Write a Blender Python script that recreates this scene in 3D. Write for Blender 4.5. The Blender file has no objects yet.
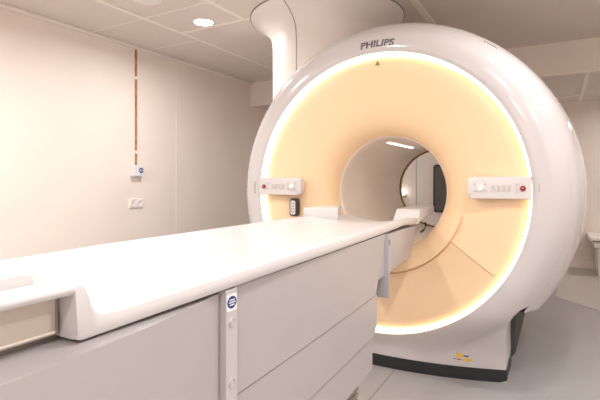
import bpy, bmesh, math, random
from math import sin, cos, pi, radians, sqrt, atan2
from mathutils import Vector, Matrix
random.seed(3)
S = bpy.context.scene
COL = S.collection

# ------------------------------------------------------------------ materials
def mat(name, rgb, rough=.4, spec=.5, metal=0.0, noise=0.0, nscale=30.0, bump=0.0, coat=0.0, emit=None, estr=0.0):
    m = bpy.data.materials.new(name); m.use_nodes = True
    nt = m.node_tree; b = nt.nodes['Principled BSDF']
    b.inputs['Base Color'].default_value = (*rgb, 1)
    b.inputs['Roughness'].default_value = rough
    b.inputs['Specular IOR Level'].default_value = spec
    b.inputs['Metallic'].default_value = metal
    b.inputs['Coat Weight'].default_value = coat
    b.inputs['Coat Roughness'].default_value = .05
    if emit:
        b.inputs['Emission Color'].default_value = (*emit, 1)
        b.inputs['Emission Strength'].default_value = estr
    if noise or bump:
        tc = nt.nodes.new('ShaderNodeTexCoord')
        n = nt.nodes.new('ShaderNodeTexNoise')
        n.inputs['Scale'].default_value = nscale; n.inputs['Detail'].default_value = 5
        nt.links.new(tc.outputs['Object'], n.inputs['Vector'])
        if noise:
            r = nt.nodes.new('ShaderNodeValToRGB')
            a = tuple(max(0, c*(1-noise)) for c in rgb); d = tuple(min(1, c*(1+noise)) for c in rgb)
            r.color_ramp.elements[0].position = .3; r.color_ramp.elements[1].position = .7
            r.color_ramp.elements[0].color = (*a, 1); r.color_ramp.elements[1].color = (*d, 1)
            nt.links.new(n.outputs['Fac'], r.inputs['Fac'])
            nt.links.new(r.outputs['Color'], b.inputs['Base Color'])
        if bump:
            bp = nt.nodes.new('ShaderNodeBump'); bp.inputs['Strength'].default_value = bump
            bp.inputs['Distance'].default_value = .002
            nt.links.new(n.outputs['Fac'], bp.inputs['Height'])
            nt.links.new(bp.outputs['Normal'], b.inputs['Normal'])
    return m

M = dict(
    wall=mat('wall_paint', (.87, .79, .725), .55, noise=.02, nscale=2),
    backwall=mat('back_wall_paint', (.85, .77, .71), .6, noise=.02, nscale=2),
    ceiling=mat('ceiling_tile', (.74, .67, .61), .85, noise=.03, nscale=3, bump=.1),
    bar=mat('ceiling_bar', (.88, .81, .74), .5),
    floor=mat('vinyl_floor', (.375, .362, .365), .33, noise=.06, nscale=2.2),
    pale=mat('pale_floor', (.52, .48, .45), .35, noise=.03, nscale=3),
    weld=mat('floor_weld', (.25, .23, .22), .5),
    shell=mat('shell_plastic', (.585, .56, .57), .16, coat=.25, noise=.005, nscale=3),
    couchtop=mat('tabletop_plastic', (.64, .632, .638), .28, noise=.005, nscale=3),
    console=mat('console_plastic', (.44, .415, .42), .38, noise=.01, nscale=4),
    strip=mat('strip_plastic', (.53, .505, .51), .35),
    flap=mat('flap_plastic', (.46, .45, .48), .4),  # bluish look of the flap's differently lit side put into the colour
    cream=mat('cream_plastic', (.62, .56, .49), .45),
    face=mat('amber_lit_face', (.90, .665, .43), .38, noise=.01, nscale=2),  # amber of the light ring mixed into the base colour
    facedark=mat('peach_seam', (.50, .27, .10), .5),
    bore=mat('bore_plastic', (.86, .78, .71), .26, noise=.01, nscale=3),
    amber=mat('rear_glow_amber', (.75, .42, .16), .4),  # orange glow at the bore's rear end put into the colour
    rimdark=mat('rim_dark', (.07, .045, .03), .4),
    black=mat('black_rubber', (.018, .020, .023), .45, noise=.1, nscale=20),
    darkbody=mat('dark_body', (.06, .056, .053), .6),
    column=mat('column_plastic', (.82, .77, .74), .35),
    seam=mat('grey_seam', (.30, .27, .26), .6),
    softseam=mat('soft_seam', (.58, .53, .51), .5),
    panel=mat('panel_plastic', (.66, .63, .625), .35),
    button=mat('button_plastic', (.54, .51, .515), .4),
    knob=mat('knob_plastic', (.86, .84, .83), .25),
    red=mat('red_button', (.30, .012, .02), .3),
    letter=mat('grey_lettering', (.13, .12, .13), .4),
    yellow=mat('yellow_sticker', (.85, .48, .03), .5),
    olive=mat('olive_mark', (.30, .24, .03), .5),
    blue=mat('blue_sticker', (.02, .05, .22), .45),
    white=mat('white_print', (.85, .85, .86), .45),
    copper=mat('copper_strip', (.42, .22, .12), .5, noise=.35, nscale=18),
    socket=mat('socket_plastic', (.86, .82, .79), .35),
    boxwhite=mat('box_plastic', (.78, .79, .82), .35),
    hole=mat('socket_hole', (.30, .27, .26), .5),
    label=mat('grey_label', (.66, .63, .61), .5),
    screen=mat('dark_screen', (.10, .082, .068), .3, noise=.15, nscale=3),
    lens=mat('lamp_lens', (.9, .9, .9), .3, emit=(1, .93, .82), estr=14),
    lensoff=mat('lamp_lens_dull', (.86, .82, .77), .4),
    globe=mat('globe_glow', (.9, .9, .9), .2, emit=(1, .88, .72), estr=3.0),
    brass=mat('brass_base', (.55, .32, .12), .35),
    ring=mat('ring_light', (.9, .85, .75), .4, emit=(1, .80, .55), estr=1.22),
    borefill=mat('bore_fill', (.9, .88, .85), .4, emit=(1, .88, .78), estr=2.6),
    bellow=mat('bellow_grey', (.28, .25, .23), .6),
)

# ------------------------------------------------------------------ helpers
def link(name, bm, m, parent=None, smooth=False, sharp=35):
    bmesh.ops.recalc_face_normals(bm, faces=bm.faces)
    me = bpy.data.meshes.new(name); bm.to_mesh(me); bm.free()
    o = bpy.data.objects.new(name, me); COL.objects.link(o)
    me.materials.append(m)
    if smooth:
        me.polygons.foreach_set('use_smooth', [True]*len(me.polygons))
        me.set_sharp_from_angle(angle=radians(sharp))
    if parent: o.parent = parent; o.matrix_parent_inverse = Matrix.Translation(parent.location).inverted()
    return o

def tag(o, label, cat, group=None):
    o['label'] = label; o['category'] = cat
    if group: o['group'] = group
    return o

def thing(name, loc, label, cat, group=None):
    o = bpy.data.objects.new(name, None); COL.objects.link(o); o.location = loc
    o.empty_display_size = .05
    return tag(o, label, cat, group)

def struct(name, bm, m, parent=None, smooth=False):
    o = link(name, bm, m, parent, smooth)
    if not parent: o['kind'] = 'structure'
    return o

def add_box(bm, x0, x1, y0, y1, z0, z1, bevel=0.0, seg=2):
    r = bmesh.ops.create_cube(bm, size=1, matrix=Matrix.LocRotScale(((x0+x1)/2, (y0+y1)/2, (z0+z1)/2), None, (abs(x1-x0), abs(y1-y0), abs(z1-z0))))
    if bevel:
        es = set(); [es.update(v.link_edges) for v in r['verts']]
        bmesh.ops.bevel(bm, geom=list(es), offset=bevel, segments=seg, affect='EDGES', profile=.5)
def box(*a, **k):
    bm = bmesh.new(); add_box(bm, *a, **k); return bm

def add_prism(bm, pts, mp, d0, d1):
    """closed 2-D outline pts extruded between depths d0 and d1; mp(u, v, w) -> 3-D point"""
    a = [bm.verts.new(mp(u, v, d0)) for u, v in pts]; b = [bm.verts.new(mp(u, v, d1)) for u, v in pts]
    n = len(pts)
    bm.faces.new(a); bm.faces.new(b[::-1])
    for i in range(n): bm.faces.new((a[i], b[i], b[(i+1) % n], a[(i+1) % n]))

def rrect(u0, u1, v0, v1, r, seg=5, corners=(1, 1, 1, 1)):
    out = []
    for k, (cx, cy, a0) in enumerate(((u1-r, v1-r, 0), (u0+r, v1-r, 90), (u0+r, v0+r, 180), (u1-r, v0+r, 270))):
        if corners[k]:
            for i in range(seg+1):
                a = radians(a0+90*i/seg); out.append((cx+r*cos(a), cy+r*sin(a)))
        else:
            out.append(((u1, v1), (u0, v1), (u0, v0), (u1, v0))[k])
    return out

def disc_pts(u, v, r, n=20):
    return [(u+r*cos(2*pi*i/n), v+r*sin(2*pi*i/n)) for i in range(n)]

def add_revolve(bm, prof, mp, n=96, a0=0.0, a1=2*pi, closed=False):
    """prof: [(r, w)], mp(r*cos a, r*sin a, w)"""
    full = abs(a1-a0-2*pi) < 1e-6
    k = n if full else n+1
    rings = []
    for r, w in prof:
        rings.append([bm.verts.new(mp(r*cos(a0+(a1-a0)*i/n), r*sin(a0+(a1-a0)*i/n), w)) for i in range(k)])
    m = len(rings)
    for j in range(m if closed else m-1):
        A = rings[j]; B = rings[(j+1) % m]
        for i in range(n):
            bm.faces.new((A[i], A[(i+1) % k], B[(i+1) % k], B[i]))
    if closed and not full:
        bm.faces.new([R[0] for R in rings]); bm.faces.new([R[-1] for R in rings][::-1])
    return rings

def add_tube(bm, pts, r, n=8):
    rings = []
    for i, p in enumerate(pts):
        t = (Vector(pts[min(i+1, len(pts)-1)])-Vector(pts[max(i-1, 0)])).normalized()
        up = Vector((0, 0, 1)) if abs(t.z) < .9 else Vector((1, 0, 0))
        s = t.cross(up).normalized(); q = s.cross(t)
        rings.append([bm.verts.new(Vector(p)+s*r*cos(2*pi*k/n)+q*r*sin(2*pi*k/n)) for k in range(n)])
    for A, B in zip(rings, rings[1:]):
        for k in range(n): bm.faces.new((A[k], A[(k+1) % n], B[(k+1) % n], B[k]))
    bm.faces.new(rings[0][::-1]); bm.faces.new(rings[-1])

def interp(tab, x):
    if x <= tab[0][0]: return tab[0][1]
    for (a, b), (c, d) in zip(tab, tab[1:]):
        if x <= c: return b+(d-b)*(x-a)/(c-a)
    return tab[-1][1]
def sstep(t):
    t = max(0, min(1, t)); return t*t*(3-2*t)

def text_bm(body, size, shear=0.0, depth=0.0):
    cu = bpy.data.curves.new('txt', 'FONT'); cu.body = body; cu.size = size; cu.shear = shear
    cu.align_x = 'CENTER'; cu.align_y = 'CENTER'; cu.offset = size*.026; cu.resolution_u = 3
    o = bpy.data.objects.new('txt', cu); COL.objects.link(o)
    dg = bpy.context.evaluated_depsgraph_get()
    me = bpy.data.meshes.new_from_object(o.evaluated_get(dg))
    bm = bmesh.new(); bm.from_mesh(me)
    bpy.data.objects.remove(o); bpy.data.curves.remove(cu); bpy.data.meshes.remove(me)
    if depth:
        r = bmesh.ops.extrude_face_region(bm, geom=bm.faces[:])
        for v in r['geom']:
            if isinstance(v, bmesh.types.BMVert): v.co.z += depth
    return bm

# ------------------------------------------------------------------ setting
WL, WR, YF, YB, ZC, ZL, YBEAM = -3.56, 1.9, -1.8, 6.67, 2.40, 2.10, 4.88
struct('floor', box(WL, WR, YF, YB, -.1, 0), M['floor'])
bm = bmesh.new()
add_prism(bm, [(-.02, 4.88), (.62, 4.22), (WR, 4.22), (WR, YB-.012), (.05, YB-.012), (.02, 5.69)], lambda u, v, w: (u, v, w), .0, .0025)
o = struct('floor_pale_patch', bm, M['pale']); o.name = 'floor.001'  # thin patch of paler floor at the right rear
struct('wall_left', box(WL-.12, WL, YF, YB, 0, ZC), M['wall'])
struct('wall_right', box(WR, WR+.12, YF, YB, 0, ZC), M['wall'])
struct('wall_back', box(WL-.12, WR+.12, YB, YB+.12, 0, ZC), M['backwall'])
struct('wall_front', box(WL-.12, WR+.12, YF-.12, YF, 0, ZC), M['wall'])
struct('ceiling', box(WL-.12, WR+.12, YF-.12, YBEAM+.02, ZC, ZC+.1), M['ceiling'])
struct('ceiling.001', box(WL, WR, YBEAM+.06, YB, ZL, ZL+.02), M['ceiling'])
struct('trim_1', box(WL, WR, YBEAM, YBEAM+.06, ZL-.005, ZC), M['wall'])          # bulkhead face
struct('trim_2', box(WL, WL+.035, YF, YBEAM, ZC-.03, ZC, bevel=.006), M['bar'])   # wall angle at the ceiling
struct('trim_3', box(WL, WR, YBEAM-.008, YBEAM, ZL-.008, ZL+.012), M['bar'])
struct('baseboard_back', box(WL, WR, YB-.012, YB, 0, .09, bevel=.003), M['bar'])
struct('baseboard_left', box(WL, WL+.012, YF, YB-.012, 0, .09, bevel=.003), M['bar'])
# ceiling bars (wide and thin)
k = 4
def bar(x0, x1, y0, y1, z=ZC, d=.006, m='bar'):
    global k
    struct('trim_%d' % k, box(x0, x1, y0, y1, z-d, z), M[m]); k += 1
bar(-2.89, -2.85, YF, 2.94)
bar(-2.89, -2.85, 2.94, YBEAM)
bar(-2.21, -2.17, YF, 2.90)
bar(-.925, -.875, YF, YBEAM)
bar(.38, .42, YF, YBEAM)
bar(-2.85, -.925, 2.90, 2.94)
bar(-.875, .38, 3.22, 3.245, m='ceiling')
for y in (2.51, 3.145):
    bar(WL+.035, -2.89, y-.006, y+.006, d=.003)
for y in (.5, 2.51, 3.9):
    bar(-2.85, -.925, y-.006, y+.006, d=.003)
bar(.225, .26, YBEAM+.06, YB, ZL)
bar(-1.2, -1.165, YBEAM+.06, YB, ZL)
bar(-1.165, .225, 6.2, 6.225, ZL)
# wall panel joints (shallow vertical cover strips) and floor welds
for y in (1.75, 3.54):
    bar(WL, WL+.002, y-.004, y+.004, ZC-.04, ZC-.14)
struct('trim_%d' % k, box(WL, WL+.003, 3.535, 3.545, .09, ZC-.03), M['bar']); k += 1
struct('trim_%d' % k, box(-.824, -.819, -.5, 2.56, 0, .0015), M['weld']); k += 1

# ------------------------------------------------------------------ wall fittings
t = thing('copper_conduit', (WL, 3.0, 1.25), 'thin copper-brown strip running up the left wall to the ceiling', 'conduit')
link('strip', box(WL, WL+.012, 2.991, 3.009, 1.249, ZC-.03), M['copper'], t)
bm = bmesh.new()
bm.free()
for z in (1.36, 2.08): link('clip', box(WL, WL+.016, 2.984, 3.016, z, z+.03), M['bar'], t)
t = thing('wall_box', (WL, 3.0, 1.14), 'small white box with blue round mark below the copper strip', 'junction box')
link('housing', box(WL, WL+.05, 2.94, 3.06, 1.14, 1.249, bevel=.006), M['boxwhite'], t)
bm = bmesh.new(); add_prism(bm, disc_pts(3.026, 1.198, .026), lambda u, v, w: (w, u, v), WL+.0495, WL+.052)
link('blue_mark', bm, M['blue'], t)
bm = bmesh.new()
for z, w in ((1.206, .014), (1.198, .018), (1.190, .012)):
    add_box(bm, WL+.052, WL+.0525, 3.026-w, 3.026+w, z-.0022, z+.0022)
link('mark_print', bm, M['white'], t)
t = thing('wall_socket', (WL, 3.0, .83), 'double white power socket on the left wall under the small box', 'socket')
link('frame', box(WL, WL+.012, 2.92, 3.09, .835, .925, bevel=.004), M['socket'], t)
for y in (2.963, 3.047):
    bm = bmesh.new(); add_revolve(bm, [(.0, .0135), (.020, .0135), (.028, .018), (.034, .018), (.036, .011)], lambda a, b, w: (WL+w, y+a, .88+b), 24)
    s = link('outlet', bm, M['socket'], t, True)
    bm = bmesh.new()
    for d in (-.008, .008): add_prism(bm, disc_pts(y+d, .88, .004, 10), lambda u, v, w: (w, u, v), WL+.0136, WL+.0142)
    link('pin_hole', bm, M['hole'], s)

# ------------------------------------------------------------------ downlights
LK = .51
def downlight(x, y, z, label, on=True, power=40, group=None, r=.075, lens=None):
    t = thing('downlight', (x, y, z), label, 'ceiling light', group)
    bm = bmesh.new(); add_revolve(bm, [(r, -.004), (r+.004, -.007), (r+.016, -.004), (r+.018, 0)], lambda a, b, w: (x+a, y+b, z+w), 40)
    link('trim_ring', bm, M['socket'], t, True)
    bm = bmesh.new(); add_prism(bm, disc_pts(x, y, r, 40), lambda u, v, w: (u, v, z+w), -.0045, -.001)
    link('lens', bm, M['lens' if on else 'lensoff'], t)
    if on:
        L = bpy.data.lights.new('downlight_lamp', 'AREA'); L.shape = 'DISK'; L.size = 2*r*.95; L.energy = power*LK; L.color = (1, .97, .95)
        L.spread = radians(170)
        lo = bpy.data.objects.new('downlight_lamp', L); COL.objects.link(lo); lo.location = (x, y, z-.009)
    return t
downlight(-2.52, 2.81, ZC, 'bright round ceiling downlight left of the flared column', power=36)
downlight(-2.56, 2.25, ZC, 'dull round ceiling lamp cut by the top edge of the photo', on=False, r=.09)
for x, y, p in ((-2.6, .9, 54), (-2.6, -.6, 48), (-1.3, .9, 14), (-1.2, -.9, 45), (.3, -.9, 45), (.1, 1.1, 24), (.25, 2.3, 18), (1.15, 2.9, 22), (1.2, 1.0, 38)):  # unseen ceiling lamps; those behind the camera and near the wall added as fill
    downlight(x, y, ZC, 'unseen round white downlight in the higher ceiling over the front of the room', power=p, group='downlights out of view')
for x, y, p in ((1.1, 5.9, 22), (-2.3, 5.9, 9)):
    downlight(x, y, ZL, 'round white downlight in the lowered ceiling behind the scanner', power=p, group='downlights behind the scanner')

# ------------------------------------------------------------------ ceiling column
cx, cy = -1.63, 3.28
t = thing('ceiling_column', (cx, cy, ZC), 'white round column flaring out where it meets the ceiling above the scanner', 'column')
prof = [(.61, 0), (.612, -.010), (.603, -.020), (.570, -.042), (.525, -.072), (.485, -.105), (.458, -.140), (.442, -.185), (.436, -.25), (.435, -.45), (.435, -.60)]
BODYR = [(2.572, .975), (2.603, 1.0), (2.645, 1.02), (2.70, 1.035), (2.77, 1.046), (2.88, 1.056), (3.0, 1.066), (3.15, 1.074), (3.3, 1.078), (3.45, 1.078), (3.6, 1.072), (3.76, 1.055)]
def foot_z(x, y):          # the column's cut end follows the round top of the scanner
    d = abs(x+.92); R = interp(BODYR, y)+.006
    return max(1.52, 1.03+sqrt(R*R-d*d)) if d < R else 1.52
bm = bmesh.new(); rg = add_revolve(bm, prof, lambda a, b, w: (cx+a, cy+b, ZC+w), 128)
for R_ in rg[-3:]:
    for v in R_: v.co.z = max(v.co.z, foot_z(v.co.x, v.co.y))
for v in rg[-1]: v.co.z = foot_z(v.co.x, v.co.y)
link('column_body', bm, M['column'], t, True)
bm = bmesh.new(); a = radians(-94)
add_tube(bm, [(cx+(r+.0005)*cos(a), cy+(r+.0005)*sin(a), ZC+w) for r, w in prof[1:]], .0035, 6)
link('column_seam', bm, M['seam'], t, True)
bm = bmesh.new(); add_revolve(bm, [(.608, 0), (.618, 0), (.618, -.008), (.608, -.008)], lambda a, b, w: (cx+a, cy+b, ZC+w), 96, closed=True)
link('shadow_gap_ring', bm, M['seam'], t, True)

# ------------------------------------------------------------------ scanner
GX, GZ = -.92, 1.03
SC = thing('mri_scanner', (GX, 2.6, 0), 'large white ring-shaped scanner with glowing peach front and round bore', 'MRI scanner')
mp = lambda a, b, w: (GX+a, w, GZ+b)
FRONT = [(.812, 2.492), (.818, 2.486), (.86, 2.486), (.90, 2.494), (.930, 2.510), (.955, 2.535), (.975, 2.562)]
BODY = [(.972, 2.580), (.978, 2.572), (1.0, 2.603), (1.02, 2.645), (1.035, 2.70), (1.046, 2.77), (1.056, 2.88), (1.066, 3.0), (1.074, 3.15), (1.078, 3.3),
        (1.078, 3.45), (1.072, 3.6), (1.055, 3.76), (1.02, 3.93), (.96, 4.07), (.88, 4.17), (.76, 4.225), (.6, 4.23), (.42, 4.20), (.37, 4.14)]
bm = bmesh.new(); add_revolve(bm, BODY, mp, 160)
res = bmesh.ops.bisect_plane(bm, geom=bm.verts[:]+bm.edges[:]+bm.faces[:], plane_co=(0, 0, .42), plane_no=(0, 0, 1), clear_inner=True)
for v in bm.verts:                      # behind the pedestal front the shell steps back
    x, z = v.co.x-GX, v.co.z-GZ
    if abs(x) < .765 and z < -.50 and v.co.y < 2.80: v.co.y = 2.80
cut = [v for v in bm.verts if abs(v.co.z-.42) < 1e-4]
Rr = sorted([v for v in cut if v.co.x > GX], key=lambda v: (v.co.y, v.co.x)); Ll = sorted([v for v in cut if v.co.x < GX], key=lambda v: (v.co.y, -v.co.x))
for i in range(min(len(Rr), len(Ll))-1):
    try: bm.faces.new((Rr[i], Rr[i+1], Ll[i+1], Ll[i]))
    except ValueError: pass
link('body_shell', bm, M['shell'], SC, True, 60)
# fine joint line round the body
bm = bmesh.new(); add_revolve(bm, [(.970, 2.573), (.9755, 2.5665), (.979, 2.5705), (.975, 2.58)], mp, 120, radians(-35), radians(215), closed=True)
link('shell_seam', bm, M['softseam'], SC, True)

# front cover: ring round the light, widening below into the pedestal front
OUT = [(.783, .467), (.750, .437), (.720, .403), (.699, .365), (.687, .325), (.681, .28), (.677, .22), (.676, .068)]
poly = [(x, z-GZ) for x, z in OUT] + [(-x, z-GZ) for x, z in OUT[::-1]]
ang0 = atan2(poly[0][1], poly[0][0]); ang1 = atan2(poly[-1][1], poly[-1][0])
outl = []
NU = 150
up0, up1 = ang0, ang1+2*pi
r0 = sqrt(poly[0][0]**2+poly[0][1]**2)
for i in range(NU+1):
    a = up0+(up1-up0)*i/NU; outl.append((.976*cos(a), .976*sin(a), 0))
low = poly[::-1]
dense = []
for (x0, z0), (x1, z1) in zip(low, low[1:]):
    n = max(1, int(sqrt((x1-x0)**2+(z1-z0)**2)/.03))
    for i in range(n): dense.append((x0+(x1-x0)*i/n, z0+(z1-z0)*i/n))
dense.append(low[-1])
outl += [(x, z, 1) for x, z in dense[1:-1]]
def skirtY(x, z, r):
    f = interp(FRONT, min(r, .975))
    u = x/.684
    b = 2.555+.13*u*u+.0*z
    w = sstep((.42-(z+GZ))/.36)
    if z > 0: w = 0
    return f*(1-w)+b*w
bm = bmesh.new(); rows = []
rr = [.812, .818, .84, .86, .88, .90, .915, .93, .945, .955, .965]
for x, z, fl in outl:
    R = sqrt(x*x+z*z); c, s = x/R, z/R; col = []
    side = fl and z+GZ > .075
    for r in [q for q in rr]:
        q = min(r, R-.001); col.append((q*c, q*s))
    for tt in (.2, .4, .6, .8, .93, 1.0):
        q = max(.965, .965+(R-.965)*tt) if R > .966 else R-.001+.001*tt
        col.append((q*c, q*s))
    vs = [bm.verts.new((GX+a, skirtY(a, b, sqrt(a*a+b*b)), GZ+b)) for a, b in col]
    a, b = col[-1]; Y = skirtY(a, b, R)
    g = .006 if side else 0.0
    vs.append(bm.verts.new((GX+a*(1+g), Y+.012, GZ+b)))
    vs.append(bm.verts.new((GX+a*(1+g), Y+(.25 if fl else .02), GZ+b)))
    rows.append(vs)
n = len(rows)
for i in range(n):
    A, B = rows[i], rows[(i+1) % n]
    for j in range(len(A)-1): bm.faces.new((A[j], B[j], B[j+1], A[j+1]))
bmesh.ops.remove_doubles(bm, verts=bm.verts, dist=1e-5)
link('front_cover', bm, M['shell'], SC, True, 50)

# black plinth
pl = []
for i in range(41):
    u = -1+2*i/40; x = .678*u; y = 2.549+.13*u*u
    e = max(0, abs(u)-.94)/.06; y += .03*(1-sqrt(max(0, 1-e*e)))
    pl.append((GX+x, y))
pl += [(GX+.678, 2.98), (GX-.678, 2.98)]
bm = bmesh.new(); add_prism(bm, pl, lambda u, v, w: (u, v, w), 0, .068)
link('plinth', bm, M['black'], SC)
bm = bmesh.new(); add_box(bm, GX-.70, GX+.70, 2.985, 3.95, 0, .417, bevel=.07, seg=4)
link('pedestal', bm, M['darkbody'], SC, True)

# light ring
bm = bmesh.new(); add_revolve(bm, [(.813, 2.490), (.809, 2.493), (.804, 2.500), (.800, 2.512), (.797, 2.530), (.794, 2.556)], mp, 160)
link('light_ring', bm, M['ring'], SC, True, 80)
# front face, the ring light's amber painted into its white plastic
FACE = [(.345, 2.79), (.350, 2.755), (.360, 2.725), (.378, 2.690), (.405, 2.655), (.44, 2.625), (.49, 2.597), (.55, 2.573), (.62, 2.551), (.68, 2.536), (.72, 2.528), (.745, 2.526), (.762, 2.528), (.780, 2.533), (.789, 2.542), (.794, 2.555)]
bm = bmesh.new(); add_revolve(bm, FACE[1:], mp, 160)
link('front_face', bm, M['face'], SC, True, 80)
faceY = lambda r: interp(FACE, r)
# lower insert: raised sector under the bore, flat topped
bm = bmesh.new(); rows = []
zt = .902-GZ
NA = 60
rl = [.352, .365, .385, .41, .44, .465, .478, .485]
for i in range(NA+1):
    f = i/NA; col = []
    for j, r in enumerate(rl):
        a_ = math.asin(zt/r); lo, hi = pi-a_, 2*pi+a_
        a = lo+(hi-lo)*f
        y = faceY(r)-.028
        if j == len(rl)-1: y = faceY(r)+.004
        if j == len(rl)-2: y = faceY(r)-.020
        col.append((r*cos(a), r*sin(a), y))
    rows.append(col)
vr = [[bm.verts.new(mp(*p)) for p in c] for c in rows]
for A, B in zip(vr, vr[1:]):
    for j in range(len(A)-1): bm.faces.new((A[j], B[j], B[j+1], A[j+1]))
for e, c in ((vr[0], rows[0]), (vr[-1], rows[-1])):     # flat ends
    bk = [bm.verts.new(mp(p[0], p[1], faceY(sqrt(p[0]**2+p[1]**2))+.01)) for p in c]
    for j in range(len(e)-1): bm.faces.new((e[j], e[j+1], bk[j+1], bk[j]))
link('lower_insert', bm, M['face'], SC, True, 40)
bm = bmesh.new()
for an in (-34, 214):
    a = radians(an); add_tube(bm, [mp(r*cos(a), r*sin(a), faceY(r)) for r in (.488, .55, .62, .68, .72, .745, .765)], .0022, 6)
al = [radians(214+112*i/50) for i in range(51)]
add_tube(bm, [mp(.487*cos(a), .487*sin(a), faceY(.487)) for a in al], .0018, 6)
link('face_seam', bm, M['facedark'], SC, True)

# bore
bm = bmesh.new(); add_revolve(bm, [(.352, 2.752), (.347, 2.757), (.343, 2.78), (.340, 2.85), (.339, 3.0), (.339, 3.6), (.340, 3.9), (.343, 4.05)], mp, 128)
link('bore_liner', bm, M['bore'], SC, True, 80)
bm = bmesh.new(); add_revolve(bm, [(.336, 4.050), (.336, 4.062), (.372, 4.062), (.372, 4.050)], mp, 128, closed=True)
link('rear_rim', bm, M['rimdark'], SC, True)
bm = bmesh.new(); add_revolve(bm, [(.337, 4.063), (.333, 4.085), (.345, 4.12), (.37, 4.145)], mp, 128)
link('rear_lip', bm, M['amber'], SC, True, 80)
for an in (104, 44, 22):                       # glow strips added to brighten the bore; first marks its highlight, others stay unseen
    bm = bmesh.new()
    add_revolve(bm, [(.3375, 2.95), (.3365, 2.96), (.3365, 3.55), (.3375, 3.56)], mp, 6, radians(an-1.8), radians(an+1.8))
    link('bore_fill', bm, M['borefill'], SC, True)
bm = bmesh.new()
pts = [(-.712, 2.80, .842), (-.708, 2.80, .822), (-.716, 2.79, .797), (-.735, 2.78, .780)]
add_tube(bm, pts, .006, 8)
link('bore_slot', bm, M['black'], SC, True)

# control panels
def cpanel(sgn):
    # s: distance from the axis, 0.5 (inner) .. 0.825 (outer); the panel leans a little into the dish
    def q(s, v, w):
        s = .508+(s-.505)*.94
        y = 2.470+(.80-s)*.10 - w
        return (GX+sgn*s, y, 1.063+v)
    pts = rrect(.505, .825, -.056, .056, .020, corners=(0, 1, 1, 0))
    bm = bmesh.new(); add_prism(bm, pts, q, -.05, 0)
    es = [e for e in bm.edges if all(abs(v.co.y-(2.470+(.80-abs(v.co.x-GX))*.10)) < 1e-4 for v in e.verts)]
    bmesh.ops.bevel(bm, geom=es, offset=.004, segments=2, affect='EDGES', profile=.5)
    p = link('control_panel', bm, M['panel'], SC, True, 40)
    D = lambda s: s if sgn > 0 else s
    def btn(s0, s1, v0, v1, r=.003, h=.003, m='button', name='button', w0=-.001):
        b = bmesh.new(); add_prism(b, rrect(s0, s1, v0, v1, r, 3), q, w0, h)
        return link(name, b, M[m], p)
    for s in (.535, .592): 
        for v in (-.022, .014): btn(s, s+.014, v, v+.009)
    b = bmesh.new(); add_revolve(b, [(0, .012), (.014, .012), (.0165, .009), (.0175, -.001)], lambda a, c, w: q(.571+a, -.002+c, w), 24)
    link('dial', b, M['knob'], p, True)
    for s in (.632, .660, .686, .712): btn(s, s+.013, -.018, .014)
    for s in (.750,):
        for v in (-.022, .012): btn(s, s+.013, v, v+.009)
    btn(.53, .60, .030, .032, .0008, .0008)
    b = bmesh.new(); add_revolve(b, [(0, .010), (.0115, .010), (.0135, .007), (.014, -.001)], lambda a, c, w: q(.785+a, -.002+c, w), 24)
    rb = link('stop_button', b, M['red'], p, True); rb['label'] = 'dark red round stop button'
    b = bmesh.new(); add_prism(b, [(.783, -.003), (.787, -.003), (.787, .003), (.783, .003)], q, .0095, .0105)
    link('button_mark', b, M['label'], rb)
    return p
cpanel(1); cpanel(-1)

# lettering and marks
bm = text_bm('PHILIPS', .054, shear=.08, depth=.0015)
xs = [v.co.x for v in bm.verts]; kx = .205/(max(xs)-min(xs))
for v in bm.verts:
    x, y, d = v.co.x*kx, v.co.y, v.co.z
    r = .864+y; a = pi/2-x/.870-.010
    v.co = (GX+r*cos(a), interp(FRONT, r)-.0006-d, GZ+r*sin(a))
link('logo_lettering', bm, M['letter'], SC)
def curved_text(body, size, width, r0, ang, name, m='letter', tang=True):
    bm = text_bm(body, size, depth=.0008)
    xs = [v.co.x for v in bm.verts]; kx = width/(max(xs)-min(xs))
    for v in bm.verts:
        x, y, d = v.co.x*kx, v.co.y, v.co.z
        if tang: r = r0+y; a = radians(ang)-x/r0
        else: r = r0-y; a = radians(ang)+x/r0
        Y = interp(FRONT, r) if r < .975 else interp(BODY[1:], r)
        v.co = (GX+r*cos(a), Y-.0006-d, GZ+r*sin(a))
    return link(name, bm, M[m], SC)
for a0, sg in ((178.5, 1),):                     # tiny print beside the left panel: two fine rows
    bm = bmesh.new()
    for dr in (0, .008):
        for i in range(5):
            a = radians(a0-2.2+i*1.1); r = .850+dr
            c = mp(r*cos(a), r*sin(a), interp(FRONT, r)-.0012)
            add_box(bm, c[0]-.002, c[0]+.002, c[1], c[1]+.003, c[2]-.006, c[2]+.006)
    link('side_print', bm, M['seam'], SC)
bm = bmesh.new()
for i in range(3):
    a = radians(1.2+i*1.1); r = .842
    c = mp(r*cos(a), r*sin(a), interp(FRONT, r)-.0012); add_box(bm, c[0]-.0015, c[0]+.0015, c[1], c[1]+.003, c[2]-.006, c[2]+.006)
link('side_print', bm, M['seam'], SC)
bm = bmesh.new()
for i in range(5):                                # small print line high on the right of the ring
    a = radians(54.8-i*1.0); r = 1.004
    c = Vector(mp(r*cos(a), r*sin(a), 2.612)); tdir = Vector((sin(a), 0, -cos(a))); nd = Vector((cos(a)*.6, -.8, sin(a)*.6)).normalized()
    s = tdir*.0070; h = tdir.cross(nd).normalized()*.0022; c += nd*.004
    f = [bm.verts.new(c+p) for p in (-s-h, s-h, s+h, -s+h)]; g = [bm.verts.new(c+p-nd*.006) for p in (-s-h, s-h, s+h, -s+h)]
    bm.faces.new(f); bm.faces.new(g[::-1])
    for j in range(4): bm.faces.new((f[j], g[j], g[(j+1) % 4], f[(j+1) % 4]))
link('top_print', bm, M['seam'], SC)
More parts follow.
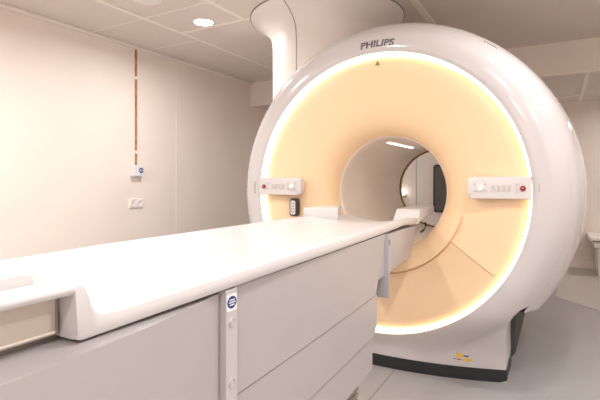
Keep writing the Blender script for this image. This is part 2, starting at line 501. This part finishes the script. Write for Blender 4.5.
# olive triangle mark at the top of the face
bm = bmesh.new(); zz = .762
add_prism(bm, [(-.013, zz-.013), (.013, zz-.013), (0, zz+.012)], lambda u, v, w: mp(u, v, 2.522-w), -.012, .003)
link('triangle_mark', bm, M['olive'], SC)
# pedestal stickers
def onskirt(X, Z, w):
    x, z = X-GX, Z-GZ; return (X, skirtY(x, z, sqrt(x*x+z*z))-w, Z)
bm = bmesh.new(); add_prism(bm, disc_pts(-.474, .130, .015), onskirt, -.004, .0015)
link('warning_sticker', bm, M['yellow'], SC)
bm = bmesh.new(); add_prism(bm, rrect(-.457, -.412, .101, .115, .003, 3), onskirt, -.004, .0015)
link('yellow_sticker', bm, M['yellow'], SC)
bm = bmesh.new(); add_prism(bm, rrect(-.453, -.426, .126, .134, .001, 2), onskirt, -.004, .0015)
link('small_print', bm, M['letter'], SC)
bm = bmesh.new(); add_prism(bm, rrect(-.503, -.493, .106, .112, .001, 2), onskirt, -.004, .0015); add_prism(bm, rrect(-.487, -.464, .104, .109, .001, 2), onskirt, -.004, .0012)
link('small_print', bm, M['letter'], SC)
# catches low on the right flank
for an in (6.5, -1.0, -8.5):
    a = radians(an); bm = bmesh.new(); c = mp(1.076*cos(a), 1.076*sin(a), 3.5)
    add_box(bm, c[0]-.008, c[0]+.008, c[1]-.03, c[1]+.03, c[2]-.012, c[2]+.012, bevel=.003)
    link('catch', bm, M['seam'], SC)
bm = bmesh.new(); add_tube(bm, [(-.095, 2.795, .424), (-.095, 2.795, .412)], .008, 10)
link('screw_cap', bm, M['black'], SC)

# call device hanging under the left panel
dx, dz = GX-.565, .928
t = thing('call_unit', (dx, 2.50, .89), 'small black hand unit with grey label below the left control panel', 'hand unit')
bm = bmesh.new(); add_prism(bm, rrect(dx-.027, dx+.027, dz-.060, dz+.056, .018), lambda u, v, w: (u, w, v), 2.505, 2.543)
link('case', bm, M['black'], t, True)
bm = bmesh.new(); add_prism(bm, rrect(dx-.020, dx+.016, dz-.048, dz+.042, .010), lambda u, v, w: (u, w, v), 2.502, 2.506)
lb = link('face_label', bm, M['label'], t)
bm = bmesh.new()
for i in range(4):
    for j in range(2):
        add_box(bm, dx-.013+j*.014, dx-.007+j*.014, 2.5012, 2.503, dz-.034+i*.018, dz-.026+i*.018)
link('key', bm, M['letter'], lb)

# ------------------------------------------------------------------ patient table
PT = thing('patient_table', (-.92, 1.2, 0), 'long white patient table with grey side panels leading into the scanner', 'patient table')
RE = [(-.6, -.60), (.3, -.600), (.8, -.600), (1.3, -.622), (1.85, -.648), (2.3, -.683), (2.60, -.705)]
LE = [(-.6, -1.225), (2.0, -1.225), (2.3, -1.20), (2.60, -1.15)]
TOP = [(-.6, .952), (.400, .952), (.411, .950), (.418, .944), (.423, .932), (.427, .917), (.434, .905), (.446, .899), (.47, .897), (.9, .904), (2.1, .904), (2.4, .900), (2.6, .888)]
BOT = [(-.6, .936), (.400, .934), (.404, .868), (.412, .8645), (.8, .871), (2.3, .868), (2.6, .845)]
DIP = [(-.6, .004), (.415, .004), (.47, .014), (2.0, .018), (2.3, .026), (2.5, .032), (2.6, .032)]
ys = [-.6, -.3, 0, .25, .396, .400, .404, .4075, .411, .4145, .418, .4205, .423, .425, .427, .4305, .434, .440, .446, .458, .47, .50, .6] + [.7+.1*i for i in range(20)]
ys = sorted(set(round(y, 4) for y in ys if y <= 2.6))
bm = bmesh.new(); rows = []
for y in ys:
    L, R, T, B, D = (interp(tb, y) for tb in (LE, RE, TOP, BOT, DIP))
    h = T-B; e = min(.010, h*.4)
    sec = [(L+.02, B), (L+.004, B+.002), (L, B+e), (L, T-e), (L+.003, T-.003), (L+.012, T), (L+.03, T-D*.12), (L+.06, T-D*.45), (L+.10, T-D*.7), (L+.18, T-D)]
    sec += [((L+R)/2, T-D*1.06)]
    sec += [(R-.18, T-D), (R-.10, T-D*.7), (R-.06, T-D*.45), (R-.03, T-D*.12), (R-.012, T), (R-.003, T-.003), (R, T-e), (R, B+e), (R-.004, B+.002), (R-.02, B)]
    rows.append([bm.verts.new((x, y, z)) for x, z in sec])
m_ = len(rows[0])
for A, B in zip(rows, rows[1:]):
    for j in range(m_): bm.faces.new((A[j], A[(j+1) % m_], B[(j+1) % m_], B[j]))
bm.faces.new(rows[0]); bm.faces.new(rows[-1][::-1])
link('tabletop', bm, M['couchtop'], PT, True, 40)
# two fine guide lines moulded along the right side of the top
bm = bmesh.new()
for off in (.085, .105):
    add_tube(bm, [(interp(RE, y)-off, y, interp(TOP, y)-interp(DIP, y)*(.58 if off < .09 else .70)+.0002) for y in (.62, .8, 1.0, 1.2, 1.4, 1.55)], .0016, 6)
link('guide_line', bm, M['couchtop'], PT, True)
# raised rail on the near deck
bm = bmesh.new(); pts = rrect(-1.16, -.655, -.55, .380, .022)
add_prism(bm, pts, lambda u, v, w: (u, v, w), .945, .966)
es = [e for e in bm.edges if all(v.co.z > .965 for v in e.verts)]
bmesh.ops.bevel(bm, geom=es, offset=.007, segments=3, affect='EDGES', profile=.5)
link('deck_pad', bm, M['couchtop'], PT, True)
# end cover under the near deck
bm = bmesh.new(); add_box(bm, -1.18, -.640, -.55, .398, .873, .936, bevel=.003)
ec = link('end_cover', bm, M['cream'], PT)
bm = bmesh.new(); add_box(bm, -.6402, -.6385, .3945, .3975, .876, .934); link('cover_joint', bm, M['seam'], ec)
bm = bmesh.new(); add_box(bm, -.6402, -.637, -.5, .393, .8775, .8805); link('cover_rail', bm, M['bar'], ec)
# wings at the scanner end
bm = bmesh.new()
pts = [(2.575, .850), (2.590, .862), (2.640, .925), (2.655, .931), (2.96, .936), (2.96, .895), (2.72, .875), (2.60, .848)]
add_prism(bm, pts, lambda u, v, w: (w+(u-2.6)*.02, u, v), -.845, -.700)
bmesh.ops.bevel(bm, geom=bm.edges[:], offset=.005, segments=2, affect='EDGES', profile=.5)
link('end_wing', bm, M['couchtop'], PT, True, 40)
bm = bmesh.new()
pts = [(-1.235, 2.19), (-1.06, 2.28), (-1.13, 2.44), (-1.195, 2.61), (-1.235, 2.61)]
add_prism(bm, pts, lambda u, v, w: (u, v, w), .872, .948)
bmesh.ops.bevel(bm, geom=bm.edges[:], offset=.008, segments=3, affect='EDGES', profile=.5)
link('end_wing', bm, M['couchtop'], PT, True, 40)
# cantilever end under the tabletop
bm = bmesh.new()
pts = [(1.80, .862), (2.61, .838), (2.59, .80), (2.48, .668), (1.80, .675)]
rows = []
for y, z in pts: pass
xr = lambda y: interp([(1.8, -.655), (2.55, -.715)], y)
a = [bm.verts.new((xr(y), y, z)) for y, z in pts]; b = [bm.verts.new((-1.84-xr(y), y, z)) for y, z in pts]
bm.faces.new(a); bm.faces.new(b[::-1])
for i in range(5): bm.faces.new((a[i], b[i], b[(i+1) % 5], a[(i+1) % 5]))
bmesh.ops.bevel(bm, geom=bm.edges[:], offset=.010, segments=3, affect='EDGES', profile=.5)
link('carriage_end', bm, M['console'], PT, True, 40)

# console body
def plate(name, ycoords, xf, zf0, zf1, m, bevel=.006, mirror=True):
    """side shell: closed hull between z curves, following xf(y) on the right and its mirror on the left"""
    bm = bmesh.new(); rows = []
    for y in ycoords:
        x = xf(y); z0, z1 = zf0(y), zf1(y)
        rows.append([bm.verts.new(p) for p in ((-1.84-x, y, z0), (x, y, z0), (x, y, z1), (-1.84-x, y, z1))])
    for A, B in zip(rows, rows[1:]):
        for j in range(4): bm.faces.new((A[j], A[(j+1) % 4], B[(j+1) % 4], B[j]))
    bm.faces.new(rows[0]); bm.faces.new(rows[-1][::-1])
    if bevel:
        es = [e for e in bm.edges if e.calc_face_angle(0) > .6]
        bmesh.ops.bevel(bm, geom=es, offset=bevel, segments=3, affect='EDGES', profile=.5)
    return link(name, bm, m, PT, True, 40)
SX = [(-.6, -.560), (.3, -.562), (.50, -.576), (.62, -.594), (.69, -.612), (.745, -.622), (.79, -.618), (1.2, -.630), (1.78, -.655)]
sx = lambda y: interp(SX, y)
c = lambda v: (lambda y: v)
plate('near_housing', [-.6, .1, .30, .40, .50, .56, .62, .66, .70, .739], sx, c(.30), c(.8615), M['console'], .016)
up = plate('upper_panel', [.776, 1.1, 1.4, 1.902], sx, c(.624), c(.866), M['console'], .003)
for v in up.data.vertices:
    if v.co.y > 1.8: v.co.y -= .125*(.866-v.co.z)/.24
plate('middle_panel', [.776, 1.1, 1.4, 1.765, 1.800], lambda y: sx(y)-.004, lambda y: .458 if y < 1.78 else .50, c(.6195), M['console'], .003)
plate('lower_panel', [.776, 1.1, 1.4, 1.765], lambda y: sx(y)-.011, c(.320), c(.450), M['console'], .003)
# dark reveals between the panels
bm = bmesh.new()
add_box(bm, -1.16, -.690, .70, 1.70, .325, .862); add_box(bm, -1.16, -.66, -.55, .45, .80, .8725); link('inner_frame', bm, M['seam'], PT)
# vertical post with sticker and buttons
post = plate('near_post', [.742, .780], c(-.604), c(.30), c(.868), M['strip'], .003)
def onpost(u, v, w): return (-.604+w, u, v)
bm = bmesh.new(); add_prism(bm, rrect(.744, .778, .822, .858, .004, 3), onpost, -.001, .0008); st = link('sticker', bm, M['white'], post); st['label'] = 'white sticker with blue round sign'
bm = bmesh.new(); add_prism(bm, [(.761+.0155*cos(2*pi*i/28), .8405+.0132*sin(2*pi*i/28)) for i in range(28)], onpost, .0005, .0014); link('blue_disc', bm, M['blue'], post)
bm = bmesh.new()
for z, w in ((.8455, .009), (.8405, .011), (.835, .008)): add_box(bm, -.603, -.6022, .761-w, .761+w, z-.0012, z+.0012)
link('sign_print', bm, M['white'], post)
for z in (.797, .668):
    bm = bmesh.new(); add_revolve(bm, [(0, .0022), (.006, .0022), (.007, .0008), (.008, .0008), (.009, .003), (.0105, -.001)], lambda a, b, w: onpost(.761+a, z+b, w), 24)
    link('round_button', bm, M['strip'], post, True)
# far wedge flap
bm = bmesh.new()
add_box(bm, -.74, -.6416, 1.905, 1.918, .583, .862)
bmesh.ops.bevel(bm, geom=bm.edges[:], offset=.003, segments=2, affect='EDGES', profile=.5)
fl = link('far_flap', bm, M['flap'], PT, True, 40)
bm = bmesh.new(); add_box(bm, -.6420, -.6396, 1.908, 1.915, .815, .840, bevel=.001); link('flap_catch', bm, M['letter'], fl)
# foot with bellows
bm = bmesh.new()
for i in range(10): add_box(bm, -1.12, -.722, .85, 1.755, .070+.026*i, .070+.026*i+.015, bevel=.004)
add_box(bm, -1.11, -.732, .86, 1.745, .06, .325)
link('bellows', bm, M['bellow'], PT, True, 40)
bm = bmesh.new(); add_box(bm, -1.13, -.718, .70, 1.757, 0, .068, bevel=.008); link('foot_plate', bm, M['darkbody'], PT)
bm = bmesh.new(); add_box(bm, -1.14, -.72, -.5, .70, 0, .30, bevel=.01); link('near_foot', bm, M['darkbody'], PT)

# ------------------------------------------------------------------ things behind the scanner
t = thing('low_cabinet', (.62, 6.35, 0), 'low white cabinet with overhanging top by the back wall, right edge', 'cabinet')
link('body', box(.40, .88, 6.14, YB-.013, .0, .33, bevel=.012), M['socket'], t)
link('upper_body', box(.36, .92, 6.12, YB-.013, .33, .40, bevel=.01), M['socket'], t)
link('top_slab', box(.31, .97, 6.07, YB-.013, .415, .455, bevel=.012), M['socket'], t)
link('shadow_gap', box(.35, .93, 6.11, YB-.013, .40, .415), M['seam'], t)

t = thing('wall_screen', (-1.42, YB, .64), 'dark rounded upright panel on the back wall, seen through the bore', 'wall panel')
bm = bmesh.new(); add_prism(bm, rrect(-1.57, -1.20, .64, 1.33, .04), lambda u, v, w: (u, w, v), YB-.03, YB)
link('frame', bm, M['black'], t, True)
bm = bmesh.new(); add_prism(bm, rrect(-1.545, -1.225, .665, 1.305, .03), lambda u, v, w: (u, w, v), YB-.0325, YB-.0295)
link('pane', bm, M['screen'], t)
struct('trim_%d' % k, box(-1.83, -1.822, YB-.003, YB, .09, ZL), M['seam']); k += 1

t = thing('glow_globe', (-2.03, YB, .86), 'small white glow seen through the bore, left edge', 'lamp')
bm = bmesh.new(); bmesh.ops.create_uvsphere(bm, u_segments=24, v_segments=14, radius=.052, matrix=Matrix.Translation((-2.01, YB-.075, .925)))  # white glow built as a glowing globe on an added base
link('globe', bm, M['globe'], t, True)
bm = bmesh.new(); add_revolve(bm, [(0, 0), (.036, 0), (.036, .012), (.014, .02), (.014, .052), (.0, .052)], lambda a, b, w: (-2.01+a, YB-w, .88+b), 20)
add_tube(bm, [(-2.01, YB-.045, .88), (-2.01, YB-.075, .862), (-2.01, YB-.075, .885)], .010, 10)
link('globe_base', bm, M['brass'], t, True)

# ------------------------------------------------------------------ world, camera, view
w = bpy.data.worlds.new('world'); S.world = w; w.use_nodes = True
w.node_tree.nodes['Background'].inputs[0].default_value = (1, .93, .88, 1)
w.node_tree.nodes['Background'].inputs[1].default_value = .0
cd = bpy.data.cameras.new('camera'); cam = bpy.data.objects.new('camera', cd); COL.objects.link(cam)
cam.location = (0, 0, 1.1); cam.rotation_euler = (pi/2, 0, radians(29.8))
cd.sensor_width = 36; cd.lens = 27.0; cd.shift_y = -19.5/600; cd.clip_start = .02
S.camera = cam
S.view_settings.view_transform = 'Standard'; S.view_settings.look = 'None'; S.view_settings.gamma = 1
S.view_settings.exposure = 0.0
S.cycles.use_denoising = True
S.cycles.max_bounces = 10; S.cycles.diffuse_bounces = 6; S.cycles.sample_clamp_indirect = 6
